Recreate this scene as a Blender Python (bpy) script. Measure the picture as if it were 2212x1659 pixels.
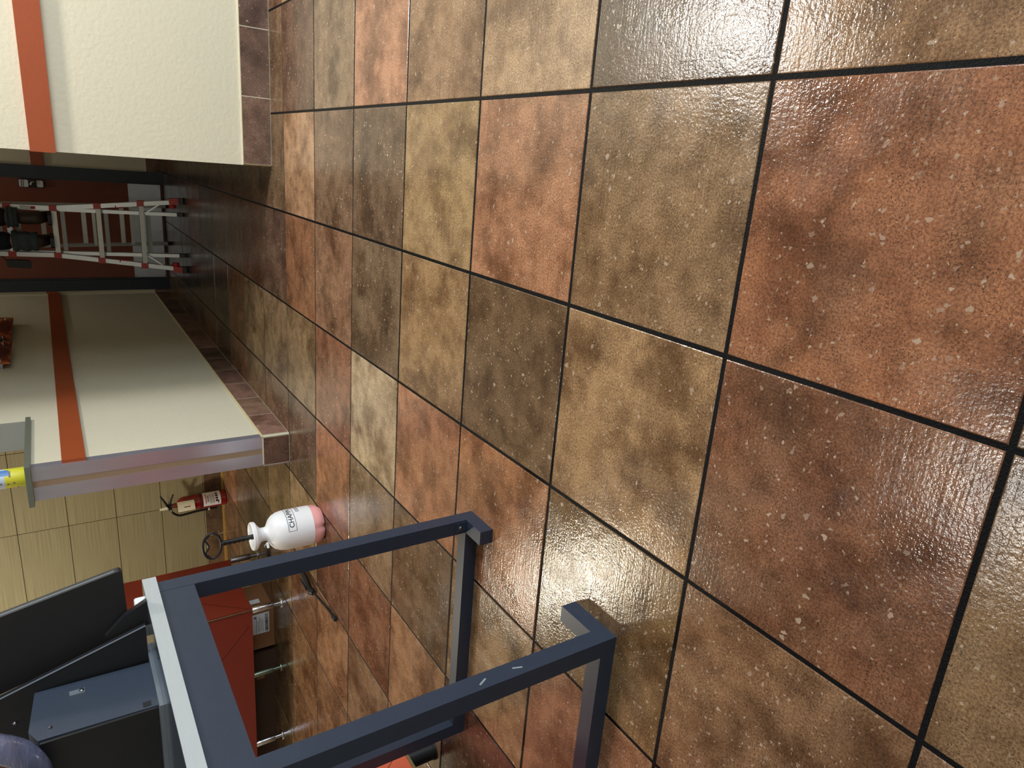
import bpy, bmesh, math, random
from mathutils import Vector, Matrix
random.seed(7)
for o in list(bpy.data.objects): bpy.data.objects.remove(o)
SC = bpy.context.scene
COL = SC.collection
PI = math.pi

# ------------------------------------------------------------------ camera
T = 0.4572                                    # 18 inch floor tile pitch
CAM = Vector((-0.6289, -0.3217, 0.9857))
RIGHT = Vector((0.95229, 0.28901, -0.09794)); FWD = Vector((-0.29500, 0.78824, -0.54037)); UP = Vector((-0.07833, 0.54381, 0.83554))
cam = bpy.data.objects.new('camera', bpy.data.cameras.new('camera')); COL.objects.link(cam)
cam.data.sensor_fit = 'HORIZONTAL'; cam.data.sensor_width = 36; cam.data.lens = 1496.77/2212*36
m = Matrix.Identity(4)
for r in range(3):                            # the phone was held upright, the picture is stored lying on its side
    m[r][0] = -UP[r]; m[r][1] = RIGHT[r]; m[r][2] = -FWD[r]; m[r][3] = CAM[r]
cam.matrix_world = m
cam.data.clip_start = 0.02
SC.camera = cam

# ------------------------------------------------------------------ view, world, lights
SC.view_settings.view_transform = 'Standard'; SC.view_settings.look = 'None'
SC.view_settings.exposure = -0.70; SC.view_settings.gamma = 1.0; SC.view_settings.use_curve_mapping = False
W = bpy.data.worlds.new('world'); SC.world = W; W.use_nodes = True
W.node_tree.nodes['Background'].inputs[0].default_value = (0.62, 0.74, 1.0, 1)
W.node_tree.nodes['Background'].inputs[1].default_value = 1.0
CEIL = 2.75
WIN_POWER = 132.0
LAMP_POWER = 36.0

def area(name, loc, size, target, power, color, size_y=None):
    l = bpy.data.lights.new(name, 'AREA'); l.energy = power; l.color = color
    l.shape = 'RECTANGLE' if size_y else 'DISK'; l.size = size
    if size_y: l.size_y = size_y
    o = bpy.data.objects.new(name, l); COL.objects.link(o); o.location = loc
    d = Vector(target)-Vector(loc); o.rotation_euler = d.to_track_quat('-Z', 'Y').to_euler()
    return o
WINDOWS = [(-2.2, -0.9), (-0.6, 0.7), (1.0, 2.3)]      # y ranges of the shop windows in the right hand wall
WX = 3.1
for (y0, y1) in WINDOWS:
    area('window_daylight', (WX-0.02, (y0+y1)/2, 1.45), y1-y0-0.1, (0, (y0+y1)/2, 1.45), WIN_POWER, (0.74, 0.87, 1.0), 1.9)

# ------------------------------------------------------------------ materials
def lin(c):
    return tuple((v/255/12.92 if v/255 <= 0.04045 else ((v/255+0.055)/1.055)**2.4) for v in c)
MATS = {}
def mat(name, rgb, rough=0.5, metal=0.0, noise=0.0, nscale=20.0, bump=0.0, bscale=80.0, stretch=None, spec=0.5, coat=0.0, alpha=1.0, trans=0.0, emit=None, sss=0.0, dark=0.6):
    if name in MATS: return MATS[name]
    M = bpy.data.materials.new(name); M.use_nodes = True; MATS[name] = M
    nt = M.node_tree; N = nt.nodes; L = nt.links; b = N['Principled BSDF']
    c = lin(rgb)
    b.inputs['Base Color'].default_value = (*c, 1); b.inputs['Roughness'].default_value = rough; b.inputs['Metallic'].default_value = metal
    b.inputs['Specular IOR Level'].default_value = spec; b.inputs['Coat Weight'].default_value = coat; b.inputs['Alpha'].default_value = alpha
    b.inputs['Transmission Weight'].default_value = trans
    if sss: b.inputs['Subsurface Weight'].default_value = sss; b.inputs['Subsurface Radius'].default_value = (0.03, 0.02, 0.02)
    if emit: b.inputs['Emission Color'].default_value = (*lin(emit[0]), 1); b.inputs['Emission Strength'].default_value = emit[1]
    tc = N.new('ShaderNodeTexCoord'); mp = N.new('ShaderNodeMapping'); L.new(tc.outputs['Object'], mp.inputs['Vector'])
    if stretch: mp.inputs['Scale'].default_value = stretch
    if noise:
        n = N.new('ShaderNodeTexNoise'); n.inputs['Scale'].default_value = nscale; n.inputs['Detail'].default_value = 5
        L.new(mp.outputs[0], n.inputs['Vector'])
        mx = N.new('ShaderNodeMix'); mx.data_type = 'RGBA'
        mx.inputs[6].default_value = (*[v*(1-noise*dark) for v in c], 1); mx.inputs[7].default_value = (*[min(1, v*(1+noise*0.5)) for v in c], 1)
        L.new(n.outputs['Fac'], mx.inputs[0]); L.new(mx.outputs[2], b.inputs['Base Color'])
    if bump:
        n2 = N.new('ShaderNodeTexNoise'); n2.inputs['Scale'].default_value = bscale; n2.inputs['Detail'].default_value = 4
        L.new(mp.outputs[0], n2.inputs['Vector'])
        bp = N.new('ShaderNodeBump'); bp.inputs['Strength'].default_value = bump; bp.inputs['Distance'].default_value = 0.004
        L.new(n2.outputs['Fac'], bp.inputs['Height']); L.new(bp.outputs[0], b.inputs['Normal'])
    return M

def tile_material(name, wet=True):
    """mottled porcelain: colour of the single tile from Object Info, cream chips, dark pits, drag streaks"""
    M = bpy.data.materials.new(name); M.use_nodes = True; MATS[name] = M
    nt = M.node_tree; N = nt.nodes; L = nt.links; b = N['Principled BSDF']
    oi = N.new('ShaderNodeObjectInfo'); tc = N.new('ShaderNodeTexCoord')
    off = N.new('ShaderNodeVectorMath'); off.operation = 'SCALE'; off.inputs[0].default_value = (37, 53, 11); L.new(oi.outputs['Random'], off.inputs['Scale'])
    add = N.new('ShaderNodeVectorMath'); add.operation = 'ADD'; L.new(tc.outputs['Object'], add.inputs[0]); L.new(off.outputs[0], add.inputs[1])
    V = add.outputs[0]
    def noise(scale, detail=3, rough=0.55, vec=V):
        n = N.new('ShaderNodeTexNoise'); n.noise_dimensions = '2D' if wet else '3D'; n.inputs['Scale'].default_value = scale; n.inputs['Detail'].default_value = detail; n.inputs['Roughness'].default_value = rough
        L.new(vec, n.inputs['Vector']); return n.outputs['Fac']
    def ramp(src, p0, p1, v0=0.0, v1=1.0):
        r = N.new('ShaderNodeMapRange'); r.inputs['From Min'].default_value = p0; r.inputs['From Max'].default_value = p1
        r.inputs['To Min'].default_value = v0; r.inputs['To Max'].default_value = v1; L.new(src, r.inputs['Value']); return r.outputs[0]
    def mix(fac, a, c, mode='MIX'):
        x = N.new('ShaderNodeMix'); x.data_type = 'RGBA'; x.blend_type = mode
        for s, i in ((fac, 0), (a, 6), (c, 7)):
            if hasattr(s, 'type'): L.new(s, x.inputs[i])
            else: x.inputs[i].default_value = s
        return x.outputs[2]
    def math_(op, a, c):
        x = N.new('ShaderNodeMath'); x.operation = op
        for s, i in ((a, 0), (c, 1)):
            if hasattr(s, 'type'): L.new(s, x.inputs[i])
            else: x.inputs[i].default_value = s
        return x.outputs[0]
    hs = N.new('ShaderNodeHueSaturation'); hs.inputs['Hue'].default_value = 0.506; hs.inputs['Saturation'].default_value = 0.92; hs.inputs['Value'].default_value = 1.0; L.new(oi.outputs['Color'], hs.inputs['Color'])
    base = hs.outputs[0]
    # big cloudy mottling: a darker umber and a paler ochre
    big = noise(5.0, 4, 0.62); med = noise(17, 4, 0.62)
    c1 = mix(ramp(big, 0.43, 0.66, 0, 0.9), base, (0.40, 0.34, 0.29, 1), 'MULTIPLY')
    c1 = mix(ramp(noise(3.1, 3, 0.6), 0.48, 0.74, 0, 0.30), c1, (0.40, 0.26, 0.15, 1))
    c1 = mix(ramp(med, 0.42, 0.68, 0, 0.6), c1, (0.52, 0.47, 0.43, 1), 'MULTIPLY')
    # drag streaks
    mp = N.new('ShaderNodeMapping'); mp.inputs['Scale'].default_value = (5, 150, 1); L.new(V, mp.inputs['Vector'])
    st = math_('MULTIPLY', ramp(noise(1.0, 3, 0.5, mp.outputs[0]), 0.52, 0.68), ramp(noise(4.0, 2), 0.48, 0.62))
    c1 = mix(math_('MULTIPLY', st, 0.32), c1, (0.45, 0.33, 0.25, 1), 'MULTIPLY')
    # fine grain and dark pits
    c1 = mix(ramp(noise(230, 4, 0.85), 0.40, 0.62, 0, 0.85), c1, (0.36, 0.30, 0.27, 1), 'MULTIPLY')
    pit = math_('MULTIPLY', ramp(noise(330, 4, 0.7), 0.575, 0.62), ramp(noise(14, 3), 0.38, 0.58))
    c1 = mix(math_('MULTIPLY', pit, 0.85), c1, (0.02, 0.013, 0.01, 1))
    # cream stone chips with angular outlines
    wn_ = N.new('ShaderNodeTexNoise'); wn_.inputs['Scale'].default_value = 240; wn_.inputs['Detail'].default_value = 0; L.new(V, wn_.inputs['Vector'])
    sc = N.new('ShaderNodeVectorMath'); sc.operation = 'SCALE'; sc.inputs['Scale'].default_value = 0.0035; L.new(wn_.outputs['Color'], sc.inputs[0])
    wv = N.new('ShaderNodeVectorMath'); wv.operation = 'ADD'; L.new(V, wv.inputs[0]); L.new(sc.outputs[0], wv.inputs[1])
    def voro(scale, feature):
        v = N.new('ShaderNodeTexVoronoi'); v.feature = feature; v.voronoi_dimensions = '2D' if wet else '3D'; v.inputs['Scale'].default_value = scale; v.inputs['Randomness'].default_value = 1.0
        L.new(wv.outputs[0], v.inputs['Vector']); return v
    def chips(scale, thr, d0, d1):
        e_ = voro(scale, 'DISTANCE_TO_EDGE'); f_ = voro(scale, 'F1'); sx = N.new('ShaderNodeSeparateColor'); L.new(f_.outputs['Color'], sx.inputs[0])
        pick = ramp(sx.outputs[0], thr, thr+0.004)
        return math_('MULTIPLY', pick, math_('MULTIPLY', ramp(math_('SUBTRACT', e_.outputs['Distance'], ramp(sx.outputs[1], 0, 1, d0, d1)), 0.0, 0.02), ramp(sx.outputs[2], 0, 1, 0.3, 1.0)))
    big_chip = chips(105, 0.968, 0.06, 0.40); small_chip = chips(200, 0.955, 0.05, 0.36)
    chip = math_('MAXIMUM', big_chip, small_chip)
    c1 = mix(math_('MULTIPLY', chip, 0.75), c1, (0.48, 0.37, 0.27, 1))
    L.new(c1, b.inputs['Base Color'])
    rg = ramp(noise(9, 3), 0.3, 0.7, 0.11 if wet else 0.5, 0.24 if wet else 0.7); L.new(rg, b.inputs['Roughness'])
    b.inputs['Specular IOR Level'].default_value = 0.5
    h = math_('ADD', math_('MULTIPLY', noise(170, 2, 0.6), 0.55), math_('MULTIPLY', noise(36, 1), 0.5))
    h = math_('SUBTRACT', h, math_('MULTIPLY', noise(1.0, 2, 0.5, mp.outputs[0]), 0.35))
    bp = N.new('ShaderNodeBump'); bp.inputs['Strength'].default_value = 0.34; bp.inputs['Distance'].default_value = 0.0022
    L.new(h, bp.inputs['Height']); L.new(bp.outputs[0], b.inputs['Normal'])
    return M
M_TILE = tile_material('wet_floor_tile'); M_BASE = tile_material('base_tile', False)
M_GROUT = mat('black_grout', (9, 10, 13), 0.4, noise=0.6, nscale=150, bump=0.5, bscale=300, spec=0.12)
M_PAINT = mat('cream_paint', (216, 209, 184), 0.55, noise=0.05, nscale=3, bump=0.35, bscale=55)
M_BAND = mat('orange_band', (156, 74, 38), 0.45, noise=0.08, nscale=8, bump=0.1, bscale=120)
M_CEIL = mat('white_ceiling', (205, 203, 196), 0.9, noise=0.1, nscale=60)
M_WALLTILE = mat('beige_wall_tile', (156, 146, 114), 0.45, noise=0.8, nscale=3, stretch=(0.7, 1, 110), dark=0.9)
M_WGROUT = mat('wall_grout', (120, 98, 55), 0.8, noise=0.2, nscale=60)
M_CAULK = mat('pale_caulk', (205, 196, 170), 0.6, noise=0.15, nscale=50)
M_STEEL = mat('stainless_guard', (198, 198, 214), 0.28, 0.75, noise=0.25, nscale=12, stretch=(1, 1, 0.35), bump=0.06, bscale=20)
M_BROWNSTRIP = mat('brown_glue_strip', (150, 125, 100), 0.7, noise=0.2, nscale=25)
M_FRAME = mat('navy_door_frame', (34, 44, 56), 0.4, noise=0.1, nscale=20)
M_DOOR = mat('brown_door', (122, 62, 38), 0.5, noise=0.25, nscale=4)
M_KICK = mat('kick_plate_steel', (205, 212, 224), 0.3, 0.55, noise=0.3, nscale=7, bump=0.05, bscale=10)
M_BLACKMETAL = mat('black_powder_steel', (37, 47, 63), 0.40, 0.0, noise=0.25, nscale=30, bump=0.05, bscale=250, spec=0.45)
M_SCUFF = mat('pale_scuff', (130, 136, 140), 0.6, noise=0.2, nscale=60)
M_TOP = mat('table_top_laminate', (60, 68, 78), 0.12, noise=0.1, nscale=40, stretch=(30, 2, 1))
M_EDGE = mat('pale_wood_edge', (168, 171, 170), 0.5, noise=0.25, nscale=30, stretch=(60, 1, 60))
M_BLACK = mat('matte_black_plastic', (22, 22, 25), 0.5, noise=0.2, nscale=60, bump=0.03, bscale=400)
M_SLATE = mat('slate_metal_case', (56, 63, 75), 0.4, noise=0.15, nscale=25, bump=0.04, bscale=300)
M_GREYRIM = mat('grey_rim', (110, 116, 122), 0.4, noise=0.1, nscale=40)
M_CHROME = mat('chrome', (205, 205, 212), 0.14, 1.0, noise=0.15, nscale=30)
M_BOLT = mat('bolt_steel', (150, 150, 158), 0.3, 1.0, noise=0.1, nscale=90)
M_RED = mat('orange_red_laminate', (132, 42, 28), 0.35, noise=0.12, nscale=10)
M_SEAM = mat('dark_seam', (40, 14, 10), 0.6, noise=0.1, nscale=40)
M_TAN = mat('tan_board_edge', (120, 98, 60), 0.6, noise=0.3, nscale=60)
M_CARD = mat('cardboard', (136, 92, 58), 0.8, noise=0.15, nscale=40, stretch=(1, 30, 1))
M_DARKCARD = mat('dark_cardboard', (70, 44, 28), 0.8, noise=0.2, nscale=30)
M_WHITE = mat('white_label', (225, 228, 232), 0.5, noise=0.05, nscale=60)
M_INK = mat('black_ink', (24, 24, 30), 0.5, noise=0.1, nscale=60)
M_POLY = mat('milky_poly', (240, 240, 240), 0.35, noise=0.05, nscale=14, sss=0.35)
M_PINK = mat('pink_fluid_poly', (244, 176, 172), 0.3, noise=0.06, nscale=14, sss=0.3)
M_RUBBER = mat('black_rubber', (18, 18, 20), 0.45, noise=0.2, nscale=60)
M_EXT = mat('extinguisher_red', (128, 14, 18), 0.25, noise=0.1, nscale=20, coat=0.4)
M_PAPER = mat('ivory_tag', (225, 222, 198), 0.6, noise=0.08, nscale=40)
M_GREYTXT = mat('grey_print', (120, 112, 112), 0.6, noise=0.2, nscale=90)
M_REDTXT = mat('red_print', (190, 50, 50), 0.6, noise=0.1, nscale=90)
M_ALU = mat('ladder_aluminium', (214, 218, 216), 0.35, 0.45, noise=0.2, nscale=40, stretch=(1, 1, 0.1), bump=0.05, bscale=90)
M_ALU2 = mat('dull_aluminium', (150, 154, 152), 0.4, 0.5, noise=0.3, nscale=40)
M_LRED = mat('ladder_red_plastic', (190, 44, 28), 0.4, noise=0.1, nscale=40)
M_JEANS = mat('navy_trousers', (26, 32, 44), 0.85, noise=0.35, nscale=40, bump=0.5, bscale=40)
M_CUFF = mat('faded_cuff', (74, 86, 92), 0.8, noise=0.6, nscale=30, bump=0.6, bscale=45)
M_BOOT = mat('brown_leather', (62, 44, 32), 0.5, noise=0.3, nscale=40, bump=0.3, bscale=120)
M_SKIN = mat('skin', (176, 128, 100), 0.5, noise=0.08, nscale=30)
M_SHIRT = mat('dark_shirt', (40, 44, 52), 0.85, noise=0.2, nscale=40, bump=0.3, bscale=80)
M_HAIR = mat('dark_hair', (32, 24, 18), 0.6, noise=0.4, nscale=90)
M_YELLOW = mat('yellow_label', (214, 208, 60), 0.35, noise=0.1, nscale=20)
M_BLUE = mat('blue_print', (84, 130, 190), 0.4, noise=0.2, nscale=20)
M_PALEBLUE = mat('pale_blue_label', (190, 205, 222), 0.4, noise=0.1, nscale=20)
M_LEDGE = mat('grey_ledge', (104, 108, 96), 0.45, noise=0.2, nscale=40)
M_FILM = mat('grey_violet_film', (128, 130, 158), 0.12, 0.35, noise=1.0, nscale=12, bump=0.9, bscale=22, coat=0.6, stretch=(1, 1, 3), dark=0.9)
M_LAMP = mat('lamp_diffuser', (255, 250, 238), 0.5, noise=0.02, nscale=10, emit=((255, 246, 226), 6.0))
M_LAMPRIM = mat('lamp_rim', (220, 220, 215), 0.5, noise=0.05, nscale=10)
M_GLASS = mat('window_pane', (225, 238, 245), 0.05, trans=1.0, noise=0.02, nscale=4)
M_WOOD = mat('ochre_floor_strip', (150, 104, 52), 0.5, noise=0.25, nscale=20, stretch=(3, 40, 1))

def poster_material():
    M = bpy.data.materials.new('food_photo_print'); M.use_nodes = True
    nt = M.node_tree; N = nt.nodes; L = nt.links; b = N['Principled BSDF']; b.inputs['Roughness'].default_value = 0.25
    tc = N.new('ShaderNodeTexCoord'); mp = N.new('ShaderNodeMapping'); mp.inputs['Scale'].default_value = (1, 1, 2.4); L.new(tc.outputs['Object'], mp.inputs[0])
    n = N.new('ShaderNodeTexNoise'); n.inputs['Scale'].default_value = 4.5; n.inputs['Detail'].default_value = 2; n.inputs['Distortion'].default_value = 0.8; L.new(mp.outputs[0], n.inputs[0])
    r = N.new('ShaderNodeValToRGB'); L.new(n.outputs['Fac'], r.inputs[0])
    e = r.color_ramp.elements; e[0].position = 0.30; e[0].color = (*lin((40, 14, 18)), 1); e[1].position = 0.72; e[1].color = (*lin((214, 176, 40)), 1)
    for p, c in ((0.42, (96, 34, 20)), (0.52, (196, 96, 34)), (0.60, (150, 62, 26)), (0.66, (226, 190, 90))):
        x = e.new(p); x.color = (*lin(c), 1)
    L.new(r.outputs[0], b.inputs['Base Color']); return M
M_FOOD = poster_material()

# ------------------------------------------------------------------ mesh helpers
def mesh_obj(name, bm, material, parent=None, smooth=False, loc=None, bevel=0.0):
    me = bpy.data.meshes.new(name)
    if bevel:
        bmesh.ops.bevel(bm, geom=[e for e in bm.edges if e.is_manifold and e.calc_face_angle(0) > 0.6], offset=bevel, segments=2, affect='EDGES', profile=0.6)
    bmesh.ops.recalc_face_normals(bm, faces=bm.faces)
    bm.to_mesh(me); bm.free()
    for mm in (material if isinstance(material, (list, tuple)) else [material]): me.materials.append(mm)
    if smooth:
        for p in me.polygons: p.use_smooth = True
        try: me.set_sharp_from_angle(angle=math.radians(40))
        except Exception: pass
    o = bpy.data.objects.new(name, me); COL.objects.link(o)
    if loc is not None: o.location = loc
    if parent is not None: o.parent = parent
    return o
def thing(name, label, cat, loc=(0, 0, 0), rotz=0.0, group=None):
    o = bpy.data.objects.new(name, None); COL.objects.link(o); o.location = loc; o.rotation_euler[2] = rotz; o.empty_display_size = 0.1
    return tag(o, label, cat, group)
def tag(o, label, cat, group=None):
    o['label'] = label; o['category'] = cat
    if group: o['group'] = group
    return o
def struct(o, label=None):
    o['kind'] = 'structure'
    if label: o['label'] = label
    return o
def add_box(bm, x0, x1, y0, y1, z0, z1):
    v = [bm.verts.new(p) for p in ((x0, y0, z0), (x1, y0, z0), (x1, y1, z0), (x0, y1, z0), (x0, y0, z1), (x1, y0, z1), (x1, y1, z1), (x0, y1, z1))]
    for f in ((0, 3, 2, 1), (4, 5, 6, 7), (0, 1, 5, 4), (1, 2, 6, 5), (2, 3, 7, 6), (3, 0, 4, 7)): bm.faces.new([v[i] for i in f])
def box(name, x0, x1, y0, y1, z0, z1, material, parent=None, bevel=0.0):
    bm = bmesh.new(); cx, cy, cz = (x0+x1)/2, (y0+y1)/2, (z0+z1)/2
    add_box(bm, x0-cx, x1-cx, y0-cy, y1-cy, z0-cz, z1-cz)
    p = Vector((cx, cy, cz))
    if parent is not None: p = p-world_loc(parent)
    return mesh_obj(name, bm, material, parent, loc=p, bevel=bevel)
def world_loc(o):
    p = Vector(o.location)
    while o.parent is not None: o = o.parent; p = p+Vector(o.location)
    return p
def lathe_bm(profile, seg=32, rfun=None, close=True):
    bm = bmesh.new(); rings = []
    for (r, z) in profile:
        if r < 1e-6: rings.append([bm.verts.new((0, 0, z))])
        else: rings.append([bm.verts.new(((r*(rfun(2*PI*k/seg, z) if rfun else 1))*math.cos(2*PI*k/seg), (r*(rfun(2*PI*k/seg, z) if rfun else 1))*math.sin(2*PI*k/seg), z)) for k in range(seg)])
    for a, b in zip(rings, rings[1:]):
        for k in range(seg):
            k2 = (k+1) % seg
            if len(a) == 1 and len(b) == 1: continue
            if len(a) == 1: bm.faces.new((a[0], b[k], b[k2]))
            elif len(b) == 1: bm.faces.new((a[k], a[k2], b[0]))
            else: bm.faces.new((a[k], a[k2], b[k2], b[k]))
    return bm
def tube_bm(pts, rad, seg=10, bm=None, closed=False):
    bm = bm or bmesh.new(); pts = [Vector(p) for p in pts]; n = len(pts); rings = []; prev = None
    for i, p in enumerate(pts):
        if closed: t = pts[(i+1) % n]-pts[i-1]
        else: t = (pts[min(i+1, n-1)]-pts[max(i-1, 0)])
        t.normalize()
        if prev is None:
            a = Vector((0, 0, 1)) if abs(t.z) < 0.9 else Vector((1, 0, 0)); u = t.cross(a).normalized()
        else: u = (prev-t*prev.dot(t)).normalized()
        prev = u; w = t.cross(u); rr = rad[i] if isinstance(rad, (list, tuple)) else rad
        rings.append([bm.verts.new(p+u*rr*math.cos(2*PI*k/seg)+w*rr*math.sin(2*PI*k/seg)) for k in range(seg)])
    m_ = n if closed else n-1
    for i in range(m_):
        a, b = rings[i], rings[(i+1) % n]
        for k in range(seg): bm.faces.new((a[k], a[(k+1) % seg], b[(k+1) % seg], b[k]))
    if not closed:
        bm.faces.new(rings[0][::-1]); bm.faces.new(rings[-1])
    return bm
def catmull(pts, n=8):
    P = [Vector(p) for p in pts]; P = [P[0]*2-P[1]]+P+[P[-1]*2-P[-2]]; out = []
    for i in range(1, len(P)-2):
        for k in range(n):
            t = k/n; a, b, c, d = P[i-1:i+3]
            out.append(0.5*((2*b)+(c-a)*t+(2*a-5*b+4*c-d)*t*t+(3*b-a-3*c+d)*t**3))
    out.append(P[-2]); return out
def prism_bm(poly, axis, d0, d1):
    """extrude a 2-D polygon; axis 'y' takes (x,z), 'x' takes (y,z), 'z' takes (x,y)"""
    bm = bmesh.new()
    def P(a, b, d): return {'y': (a, d, b), 'x': (d, a, b), 'z': (a, b, d)}[axis]
    A = [bm.verts.new(P(a, b, d0)) for a, b in poly]; B = [bm.verts.new(P(a, b, d1)) for a, b in poly]
    bm.faces.new(A); bm.faces.new(B[::-1])
    for i in range(len(poly)): j = (i+1) % len(poly); bm.faces.new((A[i], B[i], B[j], A[j]))
    return bm
def rounded(poly, r, seg=4):
    out = []; n = len(poly); P = [Vector((p[0], p[1])) for p in poly]
    for i in range(n):
        rr = r[i] if isinstance(r, (list, tuple)) else r
        if rr <= 0: out.append(tuple(P[i])); continue
        a = (P[i-1]-P[i]).normalized(); b = (P[(i+1) % n]-P[i]).normalized()
        p0 = P[i]+a*rr; p1 = P[i]+b*rr
        for k in range(seg+1):
            t = k/seg; q = p0*(1-t)**2+P[i]*2*t*(1-t)+p1*t*t; out.append((q.x, q.y))
    return out
def rod(name, a, b, r, material, parent=None, seg=12, smooth=True):
    a = Vector(a); b = Vector(b); o_ = world_loc(parent) if parent is not None else Vector((0, 0, 0))
    bm = tube_bm([a-o_, b-o_], r, seg); return mesh_obj(name, bm, material, parent, smooth=smooth)
def beam(name, a, b, wx, wy, material, parent=None, bevel=0.002, up=None):
    """rectangular bar from a to b with cross section wx (along x-ish) by wy"""
    a = Vector(a); b = Vector(b); o_ = world_loc(parent) if parent is not None else Vector((0, 0, 0)); a = a-o_; b = b-o_
    t = (b-a).normalized(); u = Vector(up) if up else Vector((1, 0, 0)); u = (u-t*u.dot(t)).normalized(); w = t.cross(u)
    bm = bmesh.new(); q = []
    for p in (a, b): q.append([bm.verts.new(p+u*sx*wx/2+w*sy*wy/2) for sx, sy in ((-1, -1), (1, -1), (1, 1), (-1, 1))])
    bm.faces.new(q[0][::-1]); bm.faces.new(q[1])
    for k in range(4): bm.faces.new((q[0][k], q[0][(k+1) % 4], q[1][(k+1) % 4], q[1][k]))
    return mesh_obj(name, bm, material, parent, bevel=bevel)
def text_mesh(body, size):
    cu = bpy.data.curves.new('lettering', 'FONT'); cu.body = body; cu.size = size; cu.extrude = 0.0; cu.align_x = 'CENTER'; cu.align_y = 'CENTER'; cu.offset = size*0.012
    o = bpy.data.objects.new('lettering', cu); COL.objects.link(o); dg = bpy.context.evaluated_depsgraph_get(); dg.update()
    me = bpy.data.meshes.new_from_object(o.evaluated_get(dg)); bpy.data.objects.remove(o); return me

# ------------------------------------------------------------------ floor: black grout bed and one object for each tile
floor = box('floor', -6.2, WX, -3.2, 7.5, -0.06, -0.0014, M_GROUT); struct(floor, 'floor of mottled wet stone look tiles with black grout')
gap = 0.0086
def tile_mesh():
    bm = bmesh.new(); h = (T-gap)/2; add_box(bm, -h, h, -h, h, -0.01, 0.0)
    bmesh.ops.bevel(bm, geom=[e for e in bm.edges if all(v.co.z > -0.001 for v in e.verts)], offset=0.0022, segments=2, affect='EDGES', profile=0.5)
    me = bpy.data.meshes.new('tile'); bm.to_mesh(me); bm.free(); me.materials.append(M_TILE)
    for p in me.polygons: p.use_smooth = False
    return me
TM = tile_mesh()
TC = {  # (row away from the camera, column to the left): colour of the single tile
 (0,0):(168,122,80),(1,0):(100,70,48),(2,0):(196,156,116),(3,0):(176,136,100),(4,0):(206,142,106),(5,0):(158,128,98),(6,0):(126,90,70),(7,0):(134,102,74),
 (-1,1):(128,92,62),(0,1):(170,104,66),(1,1):(160,122,84),(2,1):(192,130,92),(3,1):(184,148,100),(4,1):(130,102,78),(5,1):(140,108,84),(6,1):(206,156,116),(7,1):(134,106,78),(8,1):(116,92,68),(9,1):(106,84,62),(10,1):(130,94,66),(11,1):(96,78,60),(12,1):(92,76,58),(13,1):(110,84,60),(14,1):(104,76,56),(15,1):(126,92,62),
 (-1,2):(144,108,72),(0,2):(144,90,60),(1,2):(182,140,96),(2,2):(128,98,68),(3,2):(178,138,94),(4,2):(136,110,84),(5,2):(160,116,88),(6,2):(166,108,72),(7,2):(116,84,68),(8,2):(130,84,56),(9,2):(128,98,62),(10,2):(122,92,60),(11,2):(104,86,64),(12,2):(150,92,58),(13,2):(124,78,54),(14,2):(98,80,64),(15,2):(90,76,60),
 (-1,3):(176,134,104),(0,3):(156,112,78),(1,3):(146,110,68),(2,3):(190,124,80),(3,3):(194,126,86),(4,3):(214,186,148),(5,3):(164,106,76),(6,3):(164,132,94),(7,3):(158,126,92),(8,3):(160,128,90),(9,3):(148,96,60),(10,3):(98,80,58),(11,3):(96,80,60),(12,3):(96,78,60),(13,3):(90,74,58),(14,3):(112,84,60),(15,3):(90,74,58),
 (0,4):(160,116,82),(1,4):(180,124,88),(2,4):(186,144,98),(3,4):(130,98,70),(4,4):(160,130,98),(5,4):(192,124,84),(6,4):(122,92,72),(7,4):(150,112,82),(8,4):(150,120,84),(9,4):(154,100,64),(10,4):(86,72,54),(11,4):(140,94,60),(12,4):(90,76,60),(13,4):(92,76,60),
 (1,5):(150,106,74),(2,5):(108,66,50),(3,5):(182,132,92),(4,5):(156,104,74),(5,5):(134,92,68),(6,5):(172,138,96),(7,5):(150,120,78),(8,5):(120,96,62),(9,5):(146,106,62),(10,5):(128,100,64),
 (3,6):(186,128,90),(4,6):(160,126,94),(5,6):(184,134,94),(6,6):(138,94,62),(7,6):(160,124,80),(8,6):(104,80,54),
 (4,7):(176,118,84),(5,7):(152,112,78),(6,7):(150,108,72),(7,7):(112,88,58),(5,8):(146,104,72),(6,8):(140,100,66),(7,8):(112,88,56),(6,9):(156,120,80),(7,9):(150,116,72)}
PAL = [(150,112,80),(176,120,84),(128,98,72),(186,146,104),(140,100,72),(118,90,68),(164,124,88)]
def wants(i, j):
    x = -(j+0.5)*T; y = (i+0.5)*T
    if x > -0.55 and y > 3.6: return False
    if y > 5.2 and x < -2.4: return False
    if x < -6.0 or x > 1.4 or y < -0.8 or y > 7.45: return False
    if y < 0.4 and x < -3.0: return False
    return True
spare = bmesh.new(); nt_ = 0
for i in range(-7, 17):
    for j in range(-7, 14):
        x = -(j+0.5)*T; y = (i+0.5)*T
        rgb = TC.get((i, j)) or random.choice(PAL)
        if wants(i, j):
            o = bpy.data.objects.new('tile', TM); COL.objects.link(o); o.parent = floor
            dz = random.uniform(-0.0006, 0.0006)
            o.location = Vector((x, y, dz))-world_loc(floor); o.color = (*lin(rgb), 1); nt_ += 1
            o.rotation_euler[2] = 0.0
        elif -6.1 < x < WX and -3.1 < y < 5.4 and not (x > -0.55 and y > 3.6):
            h = (T-gap)/2; add_box(spare, x-h, x+h, y-h, y+h, -0.01, 0.0)
so = mesh_obj('tile', spare, M_TILE, floor, loc=-world_loc(floor)); so['kind'] = 'stuff'; so.color = (*lin((160, 118, 84)), 1)

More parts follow.
